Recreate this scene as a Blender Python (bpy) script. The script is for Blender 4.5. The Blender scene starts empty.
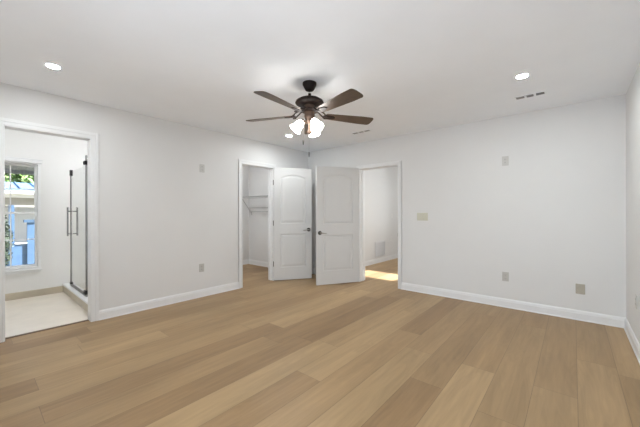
import bpy, bmesh, math, random
from mathutils import Vector, Matrix
random.seed(7)
PI = math.pi
S = bpy.context.scene
COL = S.collection

# ------------------------------------------------------------------ camera, sky, sun, large lights, exposure
YAW = 0.704806
CAM = Vector((4.0919, -4.4271, 1.2057))
cd = bpy.data.cameras.new('camera')
cd.sensor_width = 36.0
cd.lens = 297.55 / 640 * 36
cd.shift_y = -0.00055
cd.clip_start = 0.02
cam = bpy.data.objects.new('camera', cd); COL.objects.link(cam)
cam.matrix_world = (Matrix.Translation(CAM) @ Matrix.Rotation(YAW, 4, 'Z')
                    @ Matrix.Rotation(PI/2, 4, 'X') @ Matrix.Rotation(-0.00214, 4, 'Z'))
S.camera = cam

SUN_AZ = Vector((0.258, 0.966)); SUN_EL = math.radians(25)
w = bpy.data.worlds.new('sky'); S.world = w; w.use_nodes = True
nt = w.node_tree; nt.nodes.clear()
wo = nt.nodes.new('ShaderNodeOutputWorld'); bg = nt.nodes.new('ShaderNodeBackground')
sk = nt.nodes.new('ShaderNodeTexSky')
sk.sky_type = 'NISHITA'; sk.sun_disc = False; sk.sun_elevation = SUN_EL
sk.sun_rotation = math.atan2(SUN_AZ.x, SUN_AZ.y); sk.air_density = 1.0; sk.dust_density = 2.0
nt.links.new(sk.outputs[0], bg.inputs[0]); nt.links.new(bg.outputs[0], wo.inputs[0])
bg.inputs[1].default_value = 0.28

def lamp(name, kind, loc, energy, col=(1, 1, 1), direction=None, **k):
    d = bpy.data.lights.new(name, kind); d.energy = energy; d.color = col
    for a, b in k.items(): setattr(d, a, b)
    o = bpy.data.objects.new(name, d); COL.objects.link(o); o.location = loc
    if direction is not None:
        o.rotation_euler = Vector(direction).to_track_quat('-Z', 'Y').to_euler()
    return o
sd = Vector((-SUN_AZ.x*math.cos(SUN_EL), -SUN_AZ.y*math.cos(SUN_EL), -math.sin(SUN_EL)))
lamp('sun', 'SUN', (10, 8, 9), 38, (1, .985, .97), sd, angle=math.radians(1.0))
# daylight arriving through the wide bedroom window behind the camera and the hall window
COOL = (.90, .97, 1.06)
lamp('window_daylight', 'AREA', (3.25, -5.02, 1.1), 55, COOL, (0, 1, 0.5), shape='RECTANGLE', size=2.0, size_y=1.9)
lamp('hall_daylight', 'AREA', (2.05, 3.95, 1.51), 52, (.93, .97, 1), (0, -1, 0), shape='RECTANGLE', size=1.0, size_y=.36)
LED = 700.0         # recessed lights
GLASS = 26.0         # fan shades
DOME = 185.0         # unseen flush lights added in bathroom, shower, closet and hall
S.view_settings.view_transform = 'Standard'
S.view_settings.look = 'None'
S.view_settings.gamma = 1.0
S.view_settings.use_curve_mapping = False
S.view_settings.exposure = -0.12
S.cycles.max_bounces = 14; S.cycles.diffuse_bounces = 8; S.cycles.transparent_max_bounces = 12

# ------------------------------------------------------------------ materials
def mat(name, col, rough=.5, metal=0., spec=.5, noise=0., nscale=20., bump=0., emit=None, estr=0., stretch=(1, 1, 1)):
    m = bpy.data.materials.new(name); m.use_nodes = True
    n = m.node_tree.nodes; L = m.node_tree.links
    b = n['Principled BSDF']
    b.inputs['Base Color'].default_value = (*col, 1)
    b.inputs['Roughness'].default_value = rough
    b.inputs['Metallic'].default_value = metal
    b.inputs['Specular IOR Level'].default_value = spec
    if emit:
        b.inputs['Emission Color'].default_value = (*emit, 1); b.inputs['Emission Strength'].default_value = estr
    if noise or bump:
        tc = n.new('ShaderNodeTexCoord'); mp = n.new('ShaderNodeMapping'); mp.inputs['Scale'].default_value = stretch
        nz = n.new('ShaderNodeTexNoise'); nz.inputs['Scale'].default_value = nscale; nz.inputs['Detail'].default_value = 4
        L.new(tc.outputs['Object'], mp.inputs[0]); L.new(mp.outputs[0], nz.inputs['Vector'])
        if noise:
            cr = n.new('ShaderNodeValToRGB')
            cr.color_ramp.elements[0].position = .3; cr.color_ramp.elements[1].position = .7
            cr.color_ramp.elements[0].color = (*[c*(1-noise) for c in col], 1)
            cr.color_ramp.elements[1].color = (*[min(1, c*(1+noise)) for c in col], 1)
            L.new(nz.outputs['Fac'], cr.inputs[0]); L.new(cr.outputs[0], b.inputs['Base Color'])
        if bump:
            bp = n.new('ShaderNodeBump'); bp.inputs['Strength'].default_value = bump; bp.inputs['Distance'].default_value = .002
            L.new(nz.outputs['Fac'], bp.inputs['Height']); L.new(bp.outputs[0], b.inputs['Normal'])
    return m

M = {}
M['wall'] = mat('wall_paint', (.745, .745, .74), .75, spec=.25, noise=.008, nscale=3, bump=.04)
M['ceil'] = mat('ceiling_paint', (.90, .925, .96), .85, spec=.2, noise=.008, nscale=4, bump=.05)
M['bath'] = mat('bath_paint', (.80, .795, .78), .6, spec=.3, noise=.006, nscale=3)
M['trim'] = mat('trim_paint', (.80, .805, .81), .35, spec=.45, noise=.01, nscale=6)
M['door'] = mat('door_paint', (.68, .68, .675), .4, spec=.45, noise=.01, nscale=6)
M['plate_lo'] = mat('shaded_plate', (.50, .49, .465), .4, noise=.02)  # darker plate for low outlets, shade on the plastic put into its colour
M['plate'] = mat('pale_plate', (.58, .575, .555), .4, noise=.02)
M['plate_w'] = mat('white_plate', (.80, .80, .79), .35, noise=.02)
M['almond'] = mat('almond_plate', (.62, .61, .51), .4, noise=.02)
M['tan'] = mat('tan_plate', (.44, .405, .33), .45, noise=.04)
M['slot'] = mat('dark_slot', (.10, .10, .10), .6, noise=.05)
M['bronze'] = mat('dark_bronze', (.011, .006, .0045), .5, .0, .18, noise=.25, nscale=30)
M['antique'] = mat('antique_brass', (.10, .062, .043), .5, .45, noise=.25, nscale=40)
M['blade'] = mat('walnut_blade', (.068, .041, .025), .38, noise=.35, nscale=18, stretch=(.6, 9, 1))
M['nickel'] = mat('satin_nickel', (.42, .40, .37), .32, 1., noise=.05, nscale=50)
M['dnickel'] = mat('dark_nickel', (.085, .08, .075), .3, .8, noise=.1, nscale=50)
M['hinge'] = mat('hinge_steel', (.20, .195, .185), .4, .8, noise=.1, nscale=50)
M['black'] = mat('black_metal', (.015, .015, .015), .35, .6, noise=.2, nscale=40)
M['chrome'] = mat('brushed_chrome', (.30, .30, .30), .25, 1., noise=.05, nscale=60)
M['wire'] = mat('white_wire', (.50, .50, .50), .4, noise=.02)
M['bathfloor'] = mat('cream_tile', (.78, .71, .62), .3, noise=.05, nscale=5)
M['bathbase'] = mat('beige_tile', (.52, .46, .36), .35, noise=.05, nscale=6)
M['strip'] = mat('threshold_strip', (.16, .11, .07), .5, noise=.1)
M['grille'] = mat('grille_paint', (.72, .72, .73), .45, noise=.02)
M['louver'] = mat('grey_louver', (.40, .40, .395), .5, noise=.05)
M['led'] = mat('led_lens', (.9, .9, .9), .5, emit=(.94, .985, 1.0), estr=LED, noise=.01)
M['shade'] = mat('frosted_glass', (.9, .88, .84), .4, emit=(1, .965, .915), estr=GLASS, noise=.01)
M['bulb'] = mat('bulb_glass', (.9, .9, .88), .4, emit=(1, .92, .8), estr=26, noise=.01)
M['blue'] = mat('blue_paint', (.085, .165, .30), .6, noise=.10, nscale=4)
M['bluedk'] = mat('slate_blue_paint', (.07, .13, .22), .6, noise=.10, nscale=4)
M['bluroof'] = mat('blue_metal_roof', (.20, .34, .54), .45, noise=.12, nscale=3, stretch=(1, 6, 1))
M['extwhite'] = mat('white_siding', (.88, .87, .85), .7, noise=.03, nscale=3)
M['extgrey'] = mat('greige_board', (.40, .38, .34), .7, noise=.08, nscale=5)
M['soffit'] = mat('grey_soffit', (.36, .38, .41), .8, noise=.15, nscale=7, stretch=(1, 8, 1))
M['leaf'] = mat('green_leaf', (.09, .17, .035), .6, noise=.5, nscale=6)
M['darkleaf'] = mat('dark_leaf', (.035, .055, .035), .6, noise=.6, nscale=8)
M['bark'] = mat('bark', (.12, .09, .06), .9, noise=.3, nscale=12)
M['ground'] = mat('garden_ground', (.22, .21, .15), .9, noise=.3, nscale=3)

def glass_mat(name, tint, gloss):
    m = bpy.data.materials.new(name); m.use_nodes = True
    n = m.node_tree.nodes; L = m.node_tree.links; n.clear()
    o = n.new('ShaderNodeOutputMaterial'); mx = n.new('ShaderNodeMixShader')
    t = n.new('ShaderNodeBsdfTransparent'); g = n.new('ShaderNodeBsdfGlossy')
    fr = n.new('ShaderNodeFresnel'); mt = n.new('ShaderNodeMath'); mt.operation = 'MULTIPLY'
    fr.inputs[0].default_value = 1.45; mt.inputs[1].default_value = gloss
    t.inputs[0].default_value = (*tint, 1); g.inputs['Roughness'].default_value = .02
    L.new(fr.outputs[0], mt.inputs[0]); L.new(mt.outputs[0], mx.inputs[0])
    L.new(t.outputs[0], mx.inputs[1]); L.new(g.outputs[0], mx.inputs[2]); L.new(mx.outputs[0], o.inputs[0])
    return m
M['glass'] = glass_mat('window_glass', (.97, .98, .98), .8)
M['sglass'] = glass_mat('shower_glass', (.985, .99, .985), .22)

def plank_mat():
    m = bpy.data.materials.new('oak_planks'); m.use_nodes = True
    n = m.node_tree.nodes; L = m.node_tree.links; b = n['Principled BSDF']
    def math_(op, a, c=None, d=None):
        x = n.new('ShaderNodeMath'); x.operation = op
        for i, v in enumerate((a, c, d)):
            if v is None: continue
            if isinstance(v, (int, float)): x.inputs[i].default_value = v
            else: L.new(v, x.inputs[i])
        return x.outputs[0]
    W_, LEN = .2335, 1.85
    tc = n.new('ShaderNodeTexCoord'); sx = n.new('ShaderNodeSeparateXYZ'); L.new(tc.outputs['Object'], sx.inputs[0])
    px = math_('DIVIDE', math_('ADD', sx.outputs[0], .0905 + 10*W_), W_)
    row = math_('FLOOR', px); fx = math_('FRACT', px)
    wn = n.new('ShaderNodeTexWhiteNoise'); wn.noise_dimensions = '1D'; L.new(row, wn.inputs['W'])
    py = math_('ADD', math_('DIVIDE', math_('ADD', sx.outputs[1], 30), LEN), math_('MULTIPLY', wn.outputs['Value'], 7.3))
    pl = math_('FLOOR', py); fy = math_('FRACT', py)
    cv = n.new('ShaderNodeCombineXYZ'); L.new(row, cv.inputs[0]); L.new(pl, cv.inputs[1])
    w2 = n.new('ShaderNodeTexWhiteNoise'); w2.noise_dimensions = '2D'; L.new(cv.outputs[0], w2.inputs['Vector'])
    # plank tint
    cr = n.new('ShaderNodeValToRGB'); e = cr.color_ramp.elements
    e[0].position = 0; e[0].color = (.274, .172, .085, 1)
    e[1].position = 1; e[1].color = (.395, .269, .140, 1)
    k = e.new(.35); k.color = (.334, .219, .111, 1)
    k = e.new(.7); k.color = (.352, .235, .120, 1)
    L.new(w2.outputs['Value'], cr.inputs[0])
    # grain: long streaks along the plank, shifted for every plank
    ofs = math_('MULTIPLY', w2.outputs['Value'], 37.)
    gv = n.new('ShaderNodeCombineXYZ')
    L.new(math_('MULTIPLY', sx.outputs[0], 30.), gv.inputs[0]); L.new(math_('MULTIPLY', sx.outputs[1], 1.6), gv.inputs[1]); L.new(ofs, gv.inputs[2])
    g1 = n.new('ShaderNodeTexNoise'); g1.inputs['Scale'].default_value = 1.; g1.inputs['Detail'].default_value = 5; g1.inputs['Roughness'].default_value = .65
    L.new(gv.outputs[0], g1.inputs['Vector'])
    hv = n.new('ShaderNodeCombineXYZ')
    L.new(math_('MULTIPLY', sx.outputs[0], 7.), hv.inputs[0]); L.new(math_('MULTIPLY', sx.outputs[1], .9), hv.inputs[1]); L.new(ofs, hv.inputs[2])
    g2 = n.new('ShaderNodeTexNoise'); g2.inputs['Scale'].default_value = 1.; g2.inputs['Detail'].default_value = 2; g2.inputs['Distortion'].default_value = .6
    L.new(hv.outputs[0], g2.inputs['Vector'])
    # cathedral figure: rings of the second noise
    fig = math_('ABSOLUTE', math_('SUBTRACT', math_('FRACT', math_('MULTIPLY', g2.outputs['Fac'], 11.)), .5))
    gr = math_('ADD', math_('MULTIPLY', math_('SUBTRACT', g1.outputs['Fac'], .5), .50),
               math_('ADD', math_('MULTIPLY', math_('SUBTRACT', fig, .25), .13), math_('MULTIPLY', math_('SUBTRACT', g2.outputs['Fac'], .5), .50)))
    val = math_('ADD', 1., gr)
    sc = n.new('ShaderNodeVectorMath'); sc.operation = 'SCALE'; L.new(cr.outputs[0], sc.inputs[0]); L.new(val, sc.inputs['Scale'])
    # seams
    ex = math_('MULTIPLY', math_('MINIMUM', fx, math_('SUBTRACT', 1., fx)), W_)
    ey = math_('MULTIPLY', math_('MINIMUM', fy, math_('SUBTRACT', 1., fy)), LEN)
    seam = math_('LESS_THAN', math_('MINIMUM', ex, ey), .0016)
    mx = n.new('ShaderNodeMix'); mx.data_type = 'RGBA'
    L.new(math_('MULTIPLY', seam, .55), mx.inputs['Factor']); L.new(sc.outputs[0], mx.inputs['A']); mx.inputs['B'].default_value = (.12, .08, .05, 1)
    L.new(mx.outputs['Result'], b.inputs['Base Color'])
    b.inputs['Roughness'].default_value = .42; b.inputs['Specular IOR Level'].default_value = .35
    bp = n.new('ShaderNodeBump'); bp.inputs['Strength'].default_value = .12; bp.inputs['Distance'].default_value = .002
    L.new(math_('SUBTRACT', g1.outputs['Fac'], math_('MULTIPLY', seam, 1.5)), bp.inputs['Height']); L.new(bp.outputs[0], b.inputs['Normal'])
    return m
M['floor'] = plank_mat()

# ------------------------------------------------------------------ mesh helpers
def box(bm, a, b, mtx=None):
    x0, y0, z0 = a; x1, y1, z1 = b
    v = [Vector(p) for p in ((x0,y0,z0),(x1,y0,z0),(x1,y1,z0),(x0,y1,z0),(x0,y0,z1),(x1,y0,z1),(x1,y1,z1),(x0,y1,z1))]
    if mtx: v = [mtx @ p for p in v]
    v = [bm.verts.new(p) for p in v]
    for f in ((0,3,2,1),(4,5,6,7),(0,1,5,4),(1,2,6,5),(2,3,7,6),(3,0,4,7)): bm.faces.new([v[i] for i in f])
def basis(d):
    d = d.normalized(); u = d.orthogonal().normalized(); return u, d.cross(u)
def tube(bm, pts, r, seg=10, cap=True):
    pts = [Vector(p) for p in pts]; rr = r if isinstance(r, (list, tuple)) else [r]*len(pts)
    rings = []; u = None
    for i, p in enumerate(pts):
        d = (pts[min(i+1, len(pts)-1)] - pts[max(i-1, 0)]).normalized()
        if u is None: u, v = basis(d)
        else:
            u = (u - d*u.dot(d)).normalized(); v = d.cross(u)
        rings.append([bm.verts.new(p + (u*math.cos(2*PI*k/seg) + v*math.sin(2*PI*k/seg))*rr[i]) for k in range(seg)])
    for a, b in zip(rings, rings[1:]):
        for k in range(seg): bm.faces.new((a[k], a[(k+1) % seg], b[(k+1) % seg], b[k]))
    if cap:
        bm.faces.new(rings[0][::-1]); bm.faces.new(rings[-1])
def lathe(bm, prof, seg=32, mtx=None, ripple=None, closed=True):
    rings = []
    for i, (r, z) in enumerate(prof):
        ring = []
        for k in range(seg):
            a = 2*PI*k/seg; rad = r * (1 + (ripple[i]*math.cos(a*6) if ripple else 0))
            p = Vector((rad*math.cos(a), rad*math.sin(a), z)); ring.append(bm.verts.new(mtx @ p if mtx else p))
        rings.append(ring)
    for a, b in zip(rings, rings[1:]):
        for k in range(seg): bm.faces.new((a[k], a[(k+1) % seg], b[(k+1) % seg], b[k]))
    if closed:
        bm.faces.new(rings[0][::-1]); bm.faces.new(rings[-1])
def prism(bm, outline, z0, z1, mtx=None):
    a = [Vector((x, y, z0)) for x, y in outline]; b = [Vector((x, y, z1)) for x, y in outline]
    if mtx: a = [mtx @ p for p in a]; b = [mtx @ p for p in b]
    a = [bm.verts.new(p) for p in a]; b = [bm.verts.new(p) for p in b]; k = len(a)
    bm.faces.new(a[::-1]); bm.faces.new(b)
    for i in range(k): bm.faces.new((a[i], a[(i+1) % k], b[(i+1) % k], b[i]))
def B(): return bmesh.new()
def obj(name, bm, m, parent=None, loc=None, smooth=False, bevel=0, rot=None):
    bmesh.ops.recalc_face_normals(bm, faces=bm.faces)
    me = bpy.data.meshes.new(name); bm.to_mesh(me); bm.free()
    me.materials.append(M[m] if isinstance(m, str) else m)
    if smooth:
        for p in me.polygons: p.use_smooth = True
        try: me.set_sharp_from_angle(angle=math.radians(38))
        except Exception: pass
    o = bpy.data.objects.new(name, me); COL.objects.link(o)
    if parent is not None: o.parent = parent
    if loc is not None: o.location = loc
    if rot is not None: o.rotation_euler = rot
    if bevel:
        md = o.modifiers.new('bevel', 'BEVEL'); md.width = bevel; md.segments = 2; md.limit_method = 'ANGLE'
    return o
def tag(o, label=None, cat=None, group=None, kind=None):
    if label: o['label'] = label
    if cat: o['category'] = cat
    if group: o['group'] = group
    if kind: o['kind'] = kind
    return o
def thing(name, label, cat, loc=(0, 0, 0), rz=0, group=None, kind=None):
    o = bpy.data.objects.new(name, None); COL.objects.link(o); o.empty_display_size = .1
    o.location = loc; o.rotation_euler = (0, 0, rz)
    return tag(o, label, cat, group, kind)
def struct(name, bm, m, label, cat, **k):
    return tag(obj(name, bm, m, **k), label, cat, kind='structure')
def copy_tree(o, parent=None):
    c = o.copy(); COL.objects.link(c)
    if parent is not None: c.parent = parent
    for ch in list(o.children): copy_tree(ch, c)
    return c

# wall slab with rectangular openings; axis 'x' = runs along x
def wall_bm(axis, s0, s1, t0, t1, z0, z1, openings=()):
    bm = B()
    def bx(a, b, c, d):
        if b - a < 1e-5 or d - c < 1e-5: return
        if axis == 'x': box(bm, (a, t0, c), (b, t1, d))
        else: box(bm, (t0, a, c), (t1, b, d))
    cur = s0
    for (a, b, c, d) in sorted(openings):
        bx(cur, a, z0, z1); bx(a, b, z0, c); bx(a, b, d, z1); cur = b
    bx(cur, s1, z0, z1)
    return bm

# ------------------------------------------------------------------ the setting
H = 2.44; RW = 4.512
BO = (-4.22, -3.555, 0, 2.04)      # bathroom opening on the left wall
CO = (-1.57, -.915, 0, 2.012)      # closet opening
HO = (1.236, 1.966, 0, 1.98)       # hall opening on the far wall
WT = .118
FY = -4.95
bm = B(); box(bm, (-.075, FY-.15, -.1), (RW+.15, .1, 0)); box(bm, (-1.9, -2.40, -.1), (-.075, .1, 0)); box(bm, (.40, .1, -.1), (2.9, 3.9, 0))
struct('floor', bm, 'floor', 'light oak plank floor running through bedroom, closet and hall', 'floor')
bm = B(); box(bm, (-2.05, FY-.15, -.1), (-.075, -2.40, 0))
struct('floor_bathroom', bm, 'bathfloor', 'cream tile floor of the bathroom beyond the left doorway', 'floor')
bm = B(); box(bm, (-2.05, FY-.15, H), (RW+.15, .17, H+.1)); box(bm, (.39, .17, H), (2.9, 3.9, H+.1))
struct('ceiling', bm, 'ceil', 'smooth white ceiling', 'ceiling')
struct('wall_left', wall_bm('y', FY, 0, -WT, 0, 0, H, (BO, CO)), 'wall', 'white left wall with bathroom and closet doorways', 'wall')
struct('wall_back', wall_bm('x', -WT, RW+.15, 0, .17, 0, H, (HO,)), 'wall', 'white far wall with the hall doorway and wall plates', 'wall')
W1 = (2.15, 4.25, .10, 2.20)
struct('wall_right', wall_bm('y', FY, 0, RW, RW+.15, 0, H), 'wall', 'white right wall at the edge of the picture', 'wall')
struct('wall_front', wall_bm('x', -2.05, RW+.15, FY-.15, FY, 0, H, (W1,)), 'wall', 'white wall behind the camera', 'wall')
BW = (-4.36, -3.752, .405, 1.955)
struct('wall_bathroom', wall_bm('y', FY, -2.40, -2.05, -1.90, 0, H, (BW,)), 'bath', 'white bathroom wall holding the window', 'wall')
bm = B(); box(bm, (-1.9, -2.45, 0), (-WT, -2.35, H))
struct('wall_partition', bm, 'bath', 'white wall at the far end of the shower', 'wall')
bm = B(); box(bm, (-2.0, -2.35, 0), (-1.82, .17, H))
struct('wall_closet', bm, 'wall', 'white rear wall of the closet', 'wall')
bm = B(); box(bm, (-1.82, -.11, 0), (-WT, .17, H))
struct('wall_closet_end', bm, 'wall', 'white closet wall carrying the wire shelves', 'wall')
bm = B(); box(bm, (.39, .17, 0), (.49, 3.8, H))
struct('wall_hall_left', bm, 'wall', 'bright white hall wall seen through the right doorway', 'wall')
bm = B(); box(bm, (2.8, .17, 0), (2.9, 3.8, H))
struct('wall_hall_right', bm, 'wall', 'white hall wall hidden beside the doorway', 'wall')
HW = (1.49, 2.61, 1.31, 1.72)
struct('wall_hall_end', wall_bm('x', .39, 2.9, 3.8, 3.9, 0, H, (HW,)), 'wall', 'white wall at the end of the hall, with a high window', 'wall')

# baseboards: moulded profile swept along a straight run
BB = [(0, 0), (.020, 0), (.020, .006), (.014, .014), (.014, .076), (.011, .081), (.011, .088), (.007, .101), (.004, .107), (0, .109)]
def baseboard(name, p, q, nrm, label, prof=BB, m='trim'):
    p = Vector((*p, 0)); q = Vector((*q, 0)); nv = Vector((*nrm, 0)); bm = B()
    a = [bm.verts.new(p + nv*u + Vector((0, 0, z))) for u, z in prof]
    b = [bm.verts.new(q + nv*u + Vector((0, 0, z))) for u, z in prof]
    k = len(a); bm.faces.new(a[::-1]); bm.faces.new(b)
    for i in range(k): bm.faces.new((a[i], a[(i+1) % k], b[(i+1) % k], b[i]))
    return struct(name, bm, m, label, 'baseboard')
CW = .068
baseboard('baseboard_left', (0, BO[1]+CW), (0, CO[0]-CW), (1, 0), 'white baseboard along the left wall between bathroom and closet doorways')
baseboard('baseboard_left_corner', (0, CO[1]+CW), (0, 0), (1, 0), 'short white baseboard behind the open closet door')
baseboard('baseboard_back', (HO[1]+.055, 0), (RW, 0), (0, -1), 'long white baseboard along the far wall right of the hall doorway')
baseboard('baseboard_back_corner', (0.020, 0), (HO[0]-CW, 0), (0, -1), 'short white baseboard behind the open hall door')
baseboard('baseboard_right', (RW, -.020), (RW, FY), (-1, 0), 'white baseboard along the right wall')
baseboard('baseboard_closet', (-1.82, -2.35), (-1.82, -.11), (1, 0), 'white baseboard on the closet rear wall')
baseboard('baseboard_closet_end', (-1.80, -.11), (-WT, -.11), (0, -1), 'white baseboard under the wire shelves in the closet')
baseboard('baseboard_hall', (.49, .17), (.49, 3.8), (1, 0), 'white baseboard along the hall wall')
TB = [(0, 0), (.012, 0), (.012, .088), (.008, .095), (0, .095)]
baseboard('baseboard_bathroom', (-1.9, FY), (-1.9, -3.50), (1, 0), 'beige tile base under the bathroom window', TB, 'bathbase')

# casing (face moulding on both sides) plus jamb liner of a doorway
def doorway(name, label, axis, t_room, t_back, op, room_dir, w=CW):
    a, b, _, top = op; bm = B(); j = .006
    def bx(s0, s1, u0, u1, z0, z1):
        if axis == 'y': box(bm, (min(u0, u1), s0, z0), (max(u0, u1), s1, z1))
        else: box(bm, (s0, min(u0, u1), z0), (s1, max(u0, u1), z1))
    for t, d in ((t_room, room_dir), (t_back, -room_dir)):
        for th, i0, i1 in ((.011, -.004, w), (.017, w*.55, w), (.014, .006, w*.2)):
            bx(a-i1, a-i0, t, t+d*th, 0, top+i1); bx(b+i0, b+i1, t, t+d*th, 0, top+i1)
            bx(a-i0, b+i0, t, t+d*th, top+i0, top+i1)
    e0, e1 = t_room+room_dir*.001, t_back-room_dir*.001
    bx(a-.012, a+j, e0, e1, 0, top-j); bx(b-j, b+.012, e0, e1, 0, top-j); bx(a-.012, b+.012, e0, e1, top-j, top+.012)
    mid = (t_room*.45+t_back*.55)
    if name != 'trim_1':
        bx(a+j, a+j+.010, mid-.018, mid+.018, 0, top-j); bx(b-j-.010, b-j, mid-.018, mid+.018, 0, top-j); bx(a+j, b-j, mid-.018, mid+.018, top-j-.010, top-j)
    return struct(name, bm, 'trim', label, 'door frame', bevel=.002)
t1 = doorway('trim_1', 'white casing around the bathroom doorway at left', 'y', 0, -WT, BO, 1)
t2 = doorway('trim_2', 'white casing around the closet doorway', 'y', 0, -WT, CO, 1)
t3 = doorway('trim_3', 'white casing around the hall doorway right of the doors', 'x', 0, .17, HO, -1, .055)
bm = B(); box(bm, (-.030, CO[0]+.0065, .88), (.006, CO[0]+.009, .94)); obj('strike_plate', bm, 'dnickel', t2)
bm = B(); box(bm, (HO[1]-.0085, -.006, .83), (HO[1]-.006, .03, .89)); obj('strike_plate', bm, 'dnickel', t3)
bm = B(); box(bm, (-.105, BO[0]+.007, 0), (-.065, BO[1]-.007, .006))
struct('trim_4', bm, 'strip', 'thin dark threshold strip in the bathroom doorway', 'threshold', bevel=.002)

# ------------------------------------------------------------------ doors
def door_leaf(L, top, thick=.035, bottom=.012):
    """two-panel moulded leaf, the upper panel arched; hinge edge at x=0, leaf along +x, faces at y=+-thick/2"""
    bm = B(); st = .115
    u0, u1 = st, L-st; hw = (u1-u0)/2; uc = (u0+u1)/2
    panels = [(.235, .835, 0), (1.02, top-.175, .05)]
    def depth(u, z):
        for z0, zt, rise in panels:
            if rise:
                x = min(1., abs(u-uc)/hw); g = 0 if x > .93 else math.cos(x/.93*PI/2)**.8
                ztop = zt + rise*g
            else: ztop = zt
            d = min(u-u0, u1-u, z-z0, ztop-z)
            if d > 0:
                if d < .010: return -.010*(d/.010)
                if d < .020: return -.010
                if d < .048: return -.010 + .0075*(d-.020)/.028
                return -.0025
        return 0.
    def axis_(a, b, marks, step=.012):
        pts = {a, b}
        for c in marks:
            for o in (0, .010, .020, .034, .048): pts.add(round(c[0]+c[1]*o, 5))
        s = sorted(pts); out = []
        for p, q in zip(s, s[1:]):
            k = max(1, int(math.ceil((q-p)/step)))
            out += [p+(q-p)*i/k for i in range(k)]
        return out+[b]
    us = axis_(0, L, [(u0, 1), (u1, -1)]); zs = axis_(bottom, top, [(.235, 1), (.835, -1), (1.02, 1)])
    for sgn in (1, -1):
        g = [[bm.verts.new((u, sgn*(thick/2+depth(u, z)), z)) for u in us] for z in zs]
        for i in range(len(zs)-1):
            for k in range(len(us)-1):
                bm.faces.new((g[i][k], g[i][k+1], g[i+1][k+1], g[i+1][k]))
        if sgn == 1: F = g
    G = g
    nz, nu = len(zs), len(us)
    for k in range(nu-1):
        bm.faces.new((F[0][k], F[0][k+1], G[0][k+1], G[0][k])); bm.faces.new((F[-1][k], F[-1][k+1], G[-1][k+1], G[-1][k]))
    for i in range(nz-1):
        bm.faces.new((F[i][0], F[i+1][0], G[i+1][0], G[i][0])); bm.faces.new((F[i][-1], F[i+1][-1], G[i+1][-1], G[i][-1]))
    return bm
def make_door(name, label, hinge, ang, L, top, hz, knuckle_side, handle_z=.90):
    d = struct(name, door_leaf(L, top), 'door', label, 'door', smooth=True, loc=(*hinge, 0), rot=(0, 0, math.radians(ang)))
    for s in (1, -1):
        y = s*.0175; x = L-.058
        h = B(); lathe(h, [(.034, 0), (.034, .004), (.029, .010), (.013, .011), (.011, .030), (.013, .034)], 24,
                       Matrix.Translation((x, y, handle_z)) @ Matrix.Rotation(-s*PI/2, 4, 'X'))
        ho = obj('door_handle', h, 'dnickel', d, smooth=True)
        lv = B(); tube(lv, [(x+.006, y+s*.040, handle_z), (x-.012, y+s*.043, handle_z), (x-.045, y+s*.046, handle_z-.003), (x-.085, y+s*.044, handle_z-.008), (x-.108, y+s*.038, handle_z-.010)],
                       [.0115, .0105, .0085, .0075, .006], 10)
        obj('lever', lv, 'nickel', ho, smooth=True)
    lb = B(); box(lb, (L-.001, -.012, handle_z-.03), (L+.0015, .012, handle_z+.03)); obj('latch_plate', lb, 'nickel', d)
    for z in hz:
        b = B(); tube(b, [(-.004, knuckle_side*.019, z-.046), (-.004, knuckle_side*.019, z+.046)], .0075, 10)
        box(b, (-.0015, -.015, z-.044), (.001, .015, z+.044))
        obj('hinge', b, 'hinge', d, smooth=True)
    return d
make_door('door_1', 'left open white two-panel door, hinged on the closet doorway', (.028, -.922), 56, .692, 2.02, (.30, 1.03, 1.755), 1, .905)
make_door('door_2', 'right open white two-panel door, hinged on the hall doorway', (1.236, -.036), 240, .778, 1.985, (.28, 1.0, 1.74), -1, .878)

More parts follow.
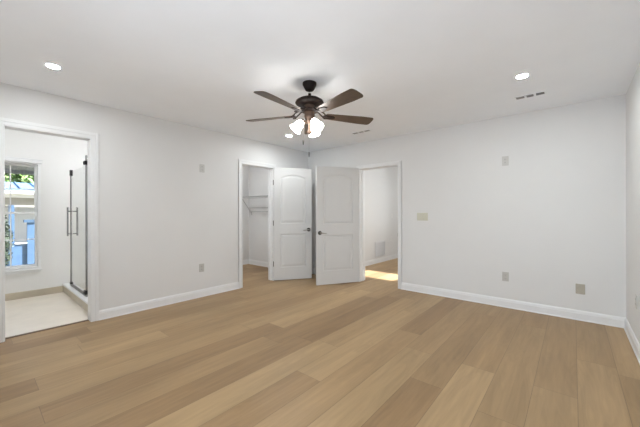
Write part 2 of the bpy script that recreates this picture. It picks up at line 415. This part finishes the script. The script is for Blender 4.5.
# ------------------------------------------------------------------ windows
def window(name, label, origin, rz, wd, z0, z1, cols, rows, depth=.15, casing=True, single=False):
    """local x along the wall, +y outwards; origin on the room face"""
    root = thing(name, label, 'window', (*origin, 0), rz, kind='structure')
    f = B(); t = .030
    for a, b in (((0, .0, z0), (t, depth, z1)), ((wd-t, .0, z0), (wd, depth, z1)), ((t, .0, z1-t), (wd-t, depth, z1)), ((t, .0, z0), (wd-t, depth, z0+t))): box(f, a, b)
    obj('window_frame', f, 'trim', root, bevel=.002)
    if casing:
        h = B()
        if casing == 'head':
            box(h, (-.012, -.030, z1-.012), (wd+.012, 0, z1+.035)); box(h, (-.018, -.036, z1+.035), (wd+.018, 0, z1+.045))
        else:
            box(h, (-.05, -.014, z0), (-.001, 0, z1)); box(h, (wd+.001, -.014, z0), (wd+.05, 0, z1)); box(h, (-.05, -.016, z1), (wd+.05, 0, z1+.055)); box(h, (-.062, -.026, z1+.055), (wd+.062, 0, z1+.075))
        obj('casing', h, 'trim', root, bevel=.002)
        s = B(); e = .015 if casing == 'head' else .06; box(s, (-e, -.035, z0-.022), (wd+e, .0, z0)); box(s, (-e+.01, -.012, z0-.05), (wd+e-.01, 0, z0-.022))
        obj('window_sill', s, 'trim', root, bevel=.003)
    zm = (z0+z1)/2 + .037
    for (a, b, y) in (((z0+t, z1-t, .05),) if single else ((z0+t, zm+.015, .055), (zm-.015, z1-t, .09))):
        sb = B(); r = .028
        x0, x1 = t, wd-t
        box(sb, (x0, y, a), (x0+r, y+.03, b)); box(sb, (x1-r, y, a), (x1, y+.03, b)); box(sb, (x0+r, y, a), (x1-r, y+.03, a+r+.004)); box(sb, (x0+r, y, b-r), (x1-r, y+.03, b))
        for c in range(1, cols):
            xc = x0+r + (x1-x0-2*r)*c/cols; box(sb, (xc-.007, y+.005, a+r), (xc+.007, y+.025, b-r))
        for c in range(1, rows):
            zc = a+r + (b-a-2*r)*c/rows; box(sb, (x0+r, y+.006, zc-.007), (x1-r, y+.024, zc+.007))
        so = obj('sash', sb, 'trim', root, bevel=.0015)
        g = B(); box(g, (x0+r, y+.013, a+r), (x1-r, y+.017, b-r)); obj('pane', g, 'glass', so)
    return root
# local +x -> world +y needs rz=90 and then +y local -> -x world (outwards)
window('window_1', 'white double hung bathroom window with garden view at far left', (-1.90, BW[0]), PI/2, BW[1]-BW[0], BW[2], BW[3], 2, 2, casing='head')
window('window_2', 'white window in the wall behind the camera', (W1[1], FY), PI, W1[1]-W1[0], W1[2], W1[3], 4, 2)
window('window_3', 'white high window lighting the hall', (HW[0], 3.8), 0, HW[1]-HW[0], HW[2], HW[3], 1, 1, depth=.10, casing=False, single=True)

# ------------------------------------------------------------------ shower
bm = B(); box(bm, (-1.9, -3.50, 0), (-WT, -3.39, .105)); 
struct('trim_5', bm, 'bathbase', 'beige tiled shower curb', 'shower curb', bevel=.004)
bm = B(); box(bm, (-1.9, -3.51, .105), (-WT, -3.38, .13))
struct('trim_6', bm, 'trim', 'white cap along the top of the shower curb', 'curb cap', bevel=.004)
sh = thing('shower_door', 'clear glass shower door with dark pivots beyond the left doorway', 'shower door', (0, -3.45, .13))
X0, X1 = -1.63, -.725
g = B(); box(g, (X0, -.004, .03), (X1, .004, 1.70)); obj('glass_panel', g, 'sglass', sh, bevel=.001)
g = B(); box(g, (X0-.012, -.008, .03), (X0, .008, 1.70)); obj('edge_seal', g, 'chrome', sh)
g = B(); tube(g, [(X1+.012, 0, .0), (X1+.012, 0, 1.83)], .012, 12); obj('pivot_post', g, 'chrome', sh, smooth=True)
for z in (.055, 1.735):
    g = B(); box(g, (X1-.045, -.022, z-.025), (X1+.035, .022, z+.025)); tube(g, [(X1+.0, -.03, z), (X1+.0, .03, z)], .018, 12); obj('pivot', g, 'black', sh, bevel=.003)
for z, hgt in ((.045, .03), (1.66, .085)):
    g = B(); box(g, (X0-.005, -.016, z-.02), (X0+.04, .016, z-.02+hgt)); obj('glass_clamp', g, 'black', sh, bevel=.003)
g = B(); box(g, (X0, -.010, .0), (X1, .010, .032)); obj('bottom_rail', g, 'dnickel', sh, bevel=.002)
for s in (-1, 1):
    g = B(); y = s*.055; xx = X0+.10
    tube(g, [(xx, y,   .75), (xx, y, 1.17)], .010, 12)
    for z in (.78, 1.11): tube(g, [(xx, s*.004, z), (xx, y, z)], .008, 10)
    obj('handle', g, 'chrome', sh, smooth=True)

# ------------------------------------------------------------------ closet wire shelves
ws = thing('wire_shelf', 'white wire closet shelving with diagonal braces and hanging rod', 'shelf', (0, -.11, 0))
def shelf_tier(x0, x1, z, dep, lip, braces, rod):
    g = B(); k = int((x1-x0)/.028)
    for i in range(k+1):
        x = x0+(x1-x0)*i/k
        tube(g, [(x, -.006, z), (x, -dep, z), (x, -dep-.002, z-lip)], .0018, 5)
    for y in (-.008, -dep*.5): tube(g, [(x0, y, z-.003), (x1, y, z-.003)], .003, 6)
    obj('shelf_deck', g, 'wire', ws)
    g = B(); tube(g, [(x0, -dep, z), (x1, -dep, z)], .0062, 8); obj('front_rail', g, 'louver', ws, smooth=True)
    g = B(); tube(g, [(x0, -dep-.002, z-lip), (x1, -dep-.002, z-lip)], .004, 8); obj('front_lip', g, 'wire', ws, smooth=True)
    for x in braces:
        g = B(); tube(g, [(x, -dep+.01, z-.004), (x, -.012, z-.37)], .007, 8); box(g, (x-.012, -.008, z-.41), (x+.012, 0, z-.34)); tube(g, [(x, -dep+.006, z+.003), (x, -dep-.006, z-lip)], .006, 8)
        obj('shelf_brace', g, 'louver', ws)
    if rod:
        g = B(); tube(g, [(x0, -dep+.03, z-.085), (x1, -dep+.03, z-.085)], .010, 10); obj('hanging_rod', g, 'wire', ws, smooth=True)
        for i in range(3):
            x = x0+.06+(x1-x0-.12)*i/2; g = B(); tube(g, [(x, -dep, z-.002), (x, -dep+.01, z-.06), (x, -dep+.03, z-.095)], .004, 6); obj('rod_hook', g, 'wire', ws)
shelf_tier(-1.80, -.16, 1.578, .30, .045, (-1.70, -.62), False)
shelf_tier(-1.66, -.16, 1.33, .12, .025, (), True)

# ------------------------------------------------------------------ ceiling fan
FX, FYP = 2.189, -2.339
fan = thing('ceiling_fan', 'dark bronze five-blade ceiling fan with lit glass shades', 'ceiling fan', (FX, FYP, H))
g = B(); lathe(g, [(.066, 0), (.066, -.018), (.060, -.030), (.048, -.054), (.040, -.068), (.026, -.076)], 32); obj('canopy', g, 'bronze', fan, smooth=True)
g = B(); tube(g, [(0, 0, -.10), (0, 0, -.16)], .0145, 16); obj('downrod', g, 'bronze', fan, smooth=True)
g = B(); lathe(g, [(.030, -.140), (.060, -.146), (.105, -.158), (.130, -.174), (.136, -.190), (.130, -.200), (.105, -.210), (.055, -.214)], 40); obj('motor_housing', g, 'bronze', fan, smooth=True)
g = B(); lathe(g, [(.050, -.212), (.047, -.220), (.047, -.250), (.052, -.256)], 32); obj('neck_band', g, 'antique', fan, smooth=True)
g = B(); lathe(g, [(.052, -.254), (.078, -.258), (.082, -.264), (.078, -.272), (.050, -.276)], 32); obj('flywheel', g, 'bronze', fan, smooth=True)
g = B(); lathe(g, [(.050, -.274), (.048, -.300), (.050, -.318), (.044, -.340), (.030, -.352)], 32); obj('switch_housing', g, 'antique', fan, smooth=True)
g = B(); lathe(g, [(.030, -.350), (.034, -.360), (.026, -.378), (.016, -.392), (.013, -.430), (.015, -.448), (.022, -.458), (.024, -.468), (.015, -.480), (.006, -.490)], 24); obj('light_fitter', g, 'antique', fan, smooth=True)
BZ = -.300
def blade_outline():
    pts = []; r0, r1 = .175, .630
    for i in range(25):                       # one side out, the other back
        t = i/24; r = r0+(r1-r0)*t
        hw = .047+.023*min(1, t*1.3)
        pts.append((r, hw))
    def cap(r_c, hw, s):                      # rounded end
        return [(r_c + .030*math.sin(a), s*(hw*math.cos(a))) for a in [PI/2*k/8 for k in range(1, 8)]]
    up = pts[:]; hw = up[-1][1]
    end = [(r1+.030*math.sin(a), hw*math.copysign(abs(math.cos(a))**.55, math.cos(a))) for a in [PI*k/16 for k in range(1, 16)]]
    hw0 = up[0][1]
    sta = [(r0-.022*math.sin(a), -hw0*math.copysign(abs(math.cos(a))**.6, math.cos(a))) for a in [PI*k/10 for k in range(1, 10)]]
    return up + end + [(r, -h) for r, h in reversed(up)] + sta
for k in range(5):
    a = math.radians(59.5 - 72*k); pitch = math.radians(-12)
    R = Matrix.Rotation(a, 4, 'Z')
    P = R @ Matrix.Translation((0, 0, BZ)) @ Matrix.Rotation(pitch, 4, 'X')
    g = B(); prism(g, blade_outline(), -.003, .003)
    b = obj('fan_blade', g, 'blade', fan, bevel=.0015); b.matrix_local = P
    h = B(); Pi = P.inverted() @ R            # bracket modelled in the fan's radial frame, expressed in the blade's
    pad = [(.182+.050*math.cos(t)*(1.0 if math.cos(t) < 0 else 1.55), .030*math.sin(t)) for t in [2*PI*j/24 for j in range(24)]]
    prism(h, pad, -.0095, -.0030)
    for s in (-1, 1):
        pts = [Pi @ Vector(q) for q in ((.070, s*.014, -.265), (.095, s*.022, -.262), (.118, s*.034, -.276), (.138, s*.036, -.290), (.150, s*.024, BZ-.010), (.168, s*.008, BZ-.007))]
        tube(h, pts, [.008, .007, .0065, .0065, .006, .005], 8)
        pts = [Pi @ Vector(q) for q in ((.140, s*.034, -.294), (.160, s*.043, BZ-.010), (.178, s*.036, BZ-.012), (.176, s*.026, BZ-.012))]
        tube(h, pts, [.006, .0055, .005, .006], 8)
    obj('blade_bracket', h, 'bronze', b, smooth=True)
for az in (238, 343, 112):
    Rz = Matrix.Rotation(math.radians(az), 4, 'Z')
    g = B(); tube(g, [Rz @ Vector(q) for q in ((.020, 0, -.385), (.040, 0, -.378), (.050, 0, -.366), (.062, 0, -.360), (.070, 0, -.368))], .007, 10)
    T = Rz @ Matrix.Translation((.066, 0, -.362)) @ Matrix.Rotation(math.radians(-40), 4, 'Y') @ Matrix.Scale(.87, 4)   # -z leans outwards
    lathe(g, [(.010, .012), (.022, .006), (.026, -.010), (.026, -.024), (.020, -.026)], 20, T)
    arm = obj('light_arm', g, 'antique', fan, smooth=True)
    g = B(); prof = [(.024, -.012), (.030, -.022), (.040, -.045), (.046, -.070), (.050, -.095), (.057, -.118), (.066, -.136)]
    prof = prof + [(.0635, -.136), (.0545, -.117), (.0475, -.095), (.0435, -.070), (.0375, -.045), (.0275, -.022), (.0215, -.012)]
    rip = [0, 0, .005, .01, .02, .035, .05]; rip = rip + rip[::-1]
    lathe(g, prof, 48, T, rip, closed=False); sh_ = obj('glass_shade', g, 'shade', arm, smooth=True)
    g = B(); lathe(g, [(.010, -.026), (.013, -.040), (.022, -.062), (.024, -.078), (.018, -.092), (.006, -.099)], 20, T); obj('bulb', g, 'bulb', arm, smooth=True)
RX = Vector((math.cos(YAW), math.sin(YAW), 0)); FW = Vector((-math.sin(YAW), math.cos(YAW), 0))
for dx, dz, ln in ((-.058, -.33, .222), (-.004, -.33, .335)):
    p = RX*dx - FW*.05; g = B()
    tube(g, [(p.x, p.y, dz), (p.x, p.y, dz-ln)], .0006, 5); 
    ch = obj('pull_chain', g, 'antique', fan)
    g = B(); lathe(g, [(.0015, dz-ln+.004), (.005, dz-ln), (.006, dz-ln-.02), (.0045, dz-ln-.042), (.002, dz-ln-.046)], 10, Matrix.Translation((p.x, p.y, 0)))
    obj('chain_fob', g, 'dnickel', ch, smooth=True)

# ------------------------------------------------------------------ recessed lights and ceiling registers
def recessed(label, x, y, group='recessed ceiling lights'):
    t = thing('recessed_light', label, 'ceiling light', (x, y, H), group=group)
    g = B(); lathe(g, [(.041, -.0005), (.043, -.005), (.050, -.004), (.054, -.0005)], 40, closed=False); obj('trim_ring', g, 'trim', t, smooth=True)
    g = B(); lathe(g, [(.039, -.0005), (.039, -.004), (.022, -.0045)], 40); obj('light_lens', g, 'led', t)
    return t
recessed('round recessed light above the bathroom doorway, upper left', .784, -3.977)
recessed('round recessed light beside the ceiling vent at upper right', 3.743, -1.197)
recessed('small distant round recessed light just below the fan shades', .655, -1.14)
recessed('round recessed light directly over the camera', 3.74, -3.95)

def register(label, x0, x1, y0, y1):
    t = thing('ceiling_vent', label, 'vent', ((x0+x1)/2, (y0+y1)/2, H), group='ceiling air vents')
    wx, wy = (x1-x0)/2, (y1-y0)/2; f = .014
    g = B()
    for a, b in (((-wx-f, -wy-f, -.006), (wx+f, -wy, 0)), ((-wx-f, wy, -.006), (wx+f, wy+f, 0)), ((-wx-f, -wy, -.006), (-wx, wy, 0)), ((wx, -wy, -.006), (wx+f, wy, 0))): box(g, a, b)
    third = 2*wx/3
    for c in (1, 2): box(g, (-wx+third*c-.010, -wy, -.006), (-wx+third*c+.010, wy, 0))
    obj('vent_frame', g, 'ceil', t, bevel=.001)
    for c in range(3):
        a, b = -wx+third*c+(.010 if c else 0), -wx+third*(c+1)-(.010 if c < 2 else 0)
        g = B(); box(g, (a, -wy, -.0012), (b, wy, -.0004))
        for i in range(5):
            yy = -wy+(i+.5)*2*wy/5
            box(g, (a, -.006, -.0008), (b, .006, .0008), Matrix.Translation((0, yy, -.0045)) @ Matrix.Rotation(.6, 4, 'X'))
        obj('louver_bank', g, 'louver', t)
    return t
register('slotted white ceiling vent right of the far right light', 3.628, 3.87, -.645, -.575)
register('slotted white ceiling vent above the hall doorway, beyond the fan', 1.50, 1.79, -.61, -.55)

# ------------------------------------------------------------------ wall plates
def plate(name, label, cat, pos, rz, m, w_, h_, kind, group=None):
    """local -y faces the room"""
    t = thing(name, label, cat, pos, rz, group)
    g = B(); box(g, (-w_/2, -.006, -h_/2), (w_/2, 0, h_/2)); obj('cover_plate', g, m, t, bevel=.002)
    if kind == 'outlet':
        for s in (-1, 1):
            g = B(); prism(g, [(.017*math.cos(a)*(1.0), .014*math.sin(a)) for a in [2*PI*i/16 for i in range(16)]], 0, .002, Matrix.Translation((0, -.006, s*.021)) @ Matrix.Rotation(PI/2, 4, 'X'))
            r = obj('receptacle', g, m, t)
            g = B()
            for x in (-.0065, .0065): box(g, (x-.0012, -.0087, s*.021-.003), (x+.0012, -.008, s*.021+.006))
            tube(g, [(0, -.0087, s*.021-.008), (0, -.008, s*.021-.008)], .0022, 8)
            obj('slot', g, 'slot', r)
        g = B(); tube(g, [(0, -.0075, 0), (0, -.006, 0)], .003, 8); obj('screw', g, 'nickel', t)
    if kind == 'switch':
        for x in (-.023*(w_ > .1)*1.0, .023) if w_ > .1 else (0,):
            g = B(); box(g, (x-.006, -.007, -.014), (x+.006, -.006, .014)); box(g, (x-.004, -.016, -.003), (x+.004, -.006, .007)); obj('toggle', g, m, t)
            for z in (-.03, .03):
                g = B(); tube(g, [(x, -.0072, z), (x, -.006, z)], .003, 8); obj('screw', g, 'nickel', t)
    if kind == 'rocker':
        g = B(); box(g, (-.016, -.010, -.033), (.016, -.006, .033)); obj('rocker', g, m, t, bevel=.001)
    if kind == 'blank':
        for x in (-.023, .023):
            for z in (-.03, .03):
                g = B(); tube(g, [(x, -.0075, z), (x, -.006, z)], .003, 8); obj('screw', g, 'nickel', t)
    return t
plate('wall_outlet', 'pale outlet low on the left wall, near the closet doorway', 'outlet', (0, -2.261, .42), PI/2, 'plate_lo', .072, .116, 'outlet', 'pale wall outlets')
plate('wall_outlet', 'pale outlet plate high on the left wall, above the low outlet', 'outlet', (0, -2.251, 1.858), PI/2, 'plate', .072, .116, 'outlet', 'pale wall outlets')
plate('wall_outlet', 'pale outlet plate high on the far wall, right of the hall doorway', 'outlet', (3.434, 0, 1.867), 0, 'plate', .072, .120, 'outlet', 'pale wall outlets')
plate('wall_outlet', 'pale outlet with painted-in shade, low on the far wall, left of the tan plate', 'outlet', (3.434, 0, .392), 0, 'plate_lo', .072, .116, 'outlet', 'pale wall outlets')
plate('wall_outlet', 'pale outlet low on the right wall at the picture edge', 'outlet', (RW, -.673, .43), -PI/2, 'plate', .072, .116, 'outlet', 'pale wall outlets')
plate('blank_plate', 'tan blank wall plate low on the far wall near the right corner', 'wall plate', (4.152, 0, .350), 0, 'tan', .080, .112, 'blank')
plate('light_switch', 'almond double light switch right of the hall doorway', 'light switch', (2.358, 0, 1.149), 0, 'almond', .165, .116, 'switch')
# the hall wall faces +x: local -y -> +x
plate('light_switch', 'small white switch on the hall wall inside the doorway', 'light switch', (.49, 2.70, 1.13), PI/2, 'plate_w', .072, .116, 'rocker')
plate('wall_outlet', 'white outlet on the hall wall right of the return grille', 'outlet', (.49, 2.65, .54), PI/2, 'plate_w', .072, .116, 'outlet')
rg = thing('return_grille', 'pale louvered return grille low on the hall wall', 'vent', (.49, 2.08, .33), PI/2)
g = B(); W_, H_ = .25, .185
for a, b in (((-W_, -.010, -H_), (W_, 0, -H_+.025)), ((-W_, -.010, H_-.025), (W_, 0, H_)), ((-W_, -.010, -H_+.025), (-W_+.025, 0, H_-.025)), ((W_-.025, -.010, -H_+.025), (W_, 0, H_-.025))): box(g, a, b)
obj('grille_frame', g, 'grille', rg, bevel=.002)
g = B(); box(g, (-W_+.02, -.0015, -H_+.02), (W_-.02, -.0005, H_-.02))
for i in range(18):
    z = -H_+.034+i*(2*H_-.068)/17
    box(g, (-W_+.022, -.006, -.0008), (W_-.022, .006, .0008), Matrix.Translation((0, -.0065, z)) @ Matrix.Rotation(.7, 4, 'X'))
obj('louvers', g, 'grille', rg)
# unseen flush lights, added to brighten the side rooms
M['dome'] = mat('added_dome_glass', (.9, .9, .88), .4, emit=(.97, .985, 1), estr=DOME, noise=.01)
def flush(label, x, y, k=1.):
    t = thing('added_flush_light', label, 'ceiling light', (x, y, H), group='added flush ceiling lights')
    g = B(); lathe(g, [(.11*k, 0), (.11*k, -.018), (.10*k, -.022)], 36); obj('light_base', g, 'trim', t, smooth=True)
    g = B(); lathe(g, [(.100*k, -.022), (.094*k, -.035), (.072*k, -.052), (.040*k, -.062), (.008, -.065)], 36); obj('dome', g, 'dome', t, smooth=True)
flush('unseen round flush light added to brighten the bathroom', -1.0, -4.25, .57)
flush('unseen round flush light added to brighten the shower', -1.0, -2.90, .80)
flush('unseen round flush light added to brighten the closet', -.95, -1.55, .9)
flush('unseen round flush light added to brighten the hall and door jamb', 2.2, 1.15, .84)

# ------------------------------------------------------------------ outside the bathroom window
GZ = -.5
bm = B(); box(bm, (-24, -14, GZ-.1), (-2.06, 9, GZ)); 
struct('ground', bm, 'ground', 'garden ground outside the bathroom window', 'ground')
bm = B()
Sl = Matrix.Translation((-2.05, 0, 2.235)) @ Matrix.Rotation(math.atan2(.28, 1.15), 4, 'Y').inverted()
for i in range(9): box(bm, (-1.18, -5.6+i*.36, 0), (0, -5.6+i*.36+.352, .02), Sl)
for i in range(5): box(bm, (-1.18, -5.4+i*.62, -.045), (0, -5.4+i*.62+.04, 0), Sl)
box(bm, (-1.20, -5.6, -.06), (-1.18, -2.36, .04), Sl)
struct('trim_7', bm, 'soffit', 'grey eave boards above the bathroom window outside', 'eave')
ho = thing('house', 'blue and white neighbouring house seen through the bathroom window', 'house', (-9.0, -3.4, GZ))
def hp(name, m, a, b, par=ho, **k):
    g = B(); box(g, (a[0]+9, a[1]+3.4, a[2]-GZ), (b[0]+9, b[1]+3.4, b[2]-GZ)); return obj(name, g, m, par, **k)
hp('wall', 'extwhite', (-12.6, -8, GZ), (-9.7, 2.5, 1.9))
hp('beam', 'extgrey', (-9.12, -7.8, 1.41), (-9.0, 2.3, 1.72))
hp('fascia', 'extwhite', (-8.95, -8.2, 1.70), (-8.90, 2.7, 1.83))
g = B(); box(g, (.10, -4.8, 2.31), (.19, 6.1, 2.41)); obj('gutter', g, 'extwhite', ho, bevel=.01)
g = B(); T = Matrix.Translation((.12, 0, 2.42)) @ Matrix.Rotation(math.atan2(.33, 2.0), 4, 'Y')
box(g, (-2.4, -4.85, 0), (0, 6.15, .03), T)
for i in range(28): box(g, (-2.4, -4.8+i*.40, .03), (0, -4.8+i*.40+.03, .055), T)
obj('roof', g, 'bluroof', ho)
hp('column', 'blue', (-9.10, -3.665, GZ), (-8.97, -3.545, 1.47))
c2 = hp('column', 'blue', (-9.10, -3.265, GZ), (-8.97, -3.06, .93))
hp('cap', 'bluedk', (-9.14, -3.34, .93), (-8.93, -3.0, 1.02), c2)
hp('railing', 'blue', (-9.08, -7.5, GZ), (-9.0, 2.0, .27))
hp('railing_cap', 'extwhite', (-9.12, -3.54, .27), (-8.96, -3.27, .31))
for y in (-6.2, .2, 1.9): hp('column', 'blue', (-9.10, y, GZ), (-8.97, y+.13, 1.47))
def foliage(name, label, cat, loc, rx, rz_, n, m, leaf, stem):
    t = thing(name, label, cat, loc); g = B(); rnd = random.Random(name+str(loc))
    for i in range(n):
        d = Vector((rnd.gauss(0, 1), rnd.gauss(0, 1), rnd.gauss(0, 1))).normalized()*rnd.random()**.4
        c = Vector((d.x*rx, d.y*rx, stem+rz_+d.z*rz_)); q = Vector((rnd.gauss(0, 1), rnd.gauss(0, 1), rnd.gauss(0, 1))).normalized()
        u, v = basis(q); s = leaf*rnd.uniform(.6, 1.3)
        f = [c+u*s, c+v*s*.45+q*s*.1, c-u*s, c-v*s*.45+q*s*.1]
        g.faces.new([g.verts.new(p) for p in f])
    obj('foliage', g, m, t)
    g = B(); tube(g, [(0, 0, 0), (.03, .02, stem*.6), (0, 0, stem+rz_)], [.10*rx+.02, .07*rx+.015, .02], 8); obj('trunk', g, 'bark', t)
    return t
foliage('bush', 'dark leafy bush left of the blue column, outside the bathroom window', 'bush', (-7.4, -3.98, GZ), .30, .85, 1500, 'darkleaf', .055, .10)
foliage('tree', 'green tree behind the blue roof, outside the bathroom window', 'tree', (-15.0, -3.2, GZ), 1.9, 1.35, 3000, 'leaf', .17, 1.35)
foliage('tree', 'second green tree farther right behind the neighbouring house', 'tree', (-16.0, .8, GZ), 2.1, 1.6, 2600, 'leaf', .19, 1.4)
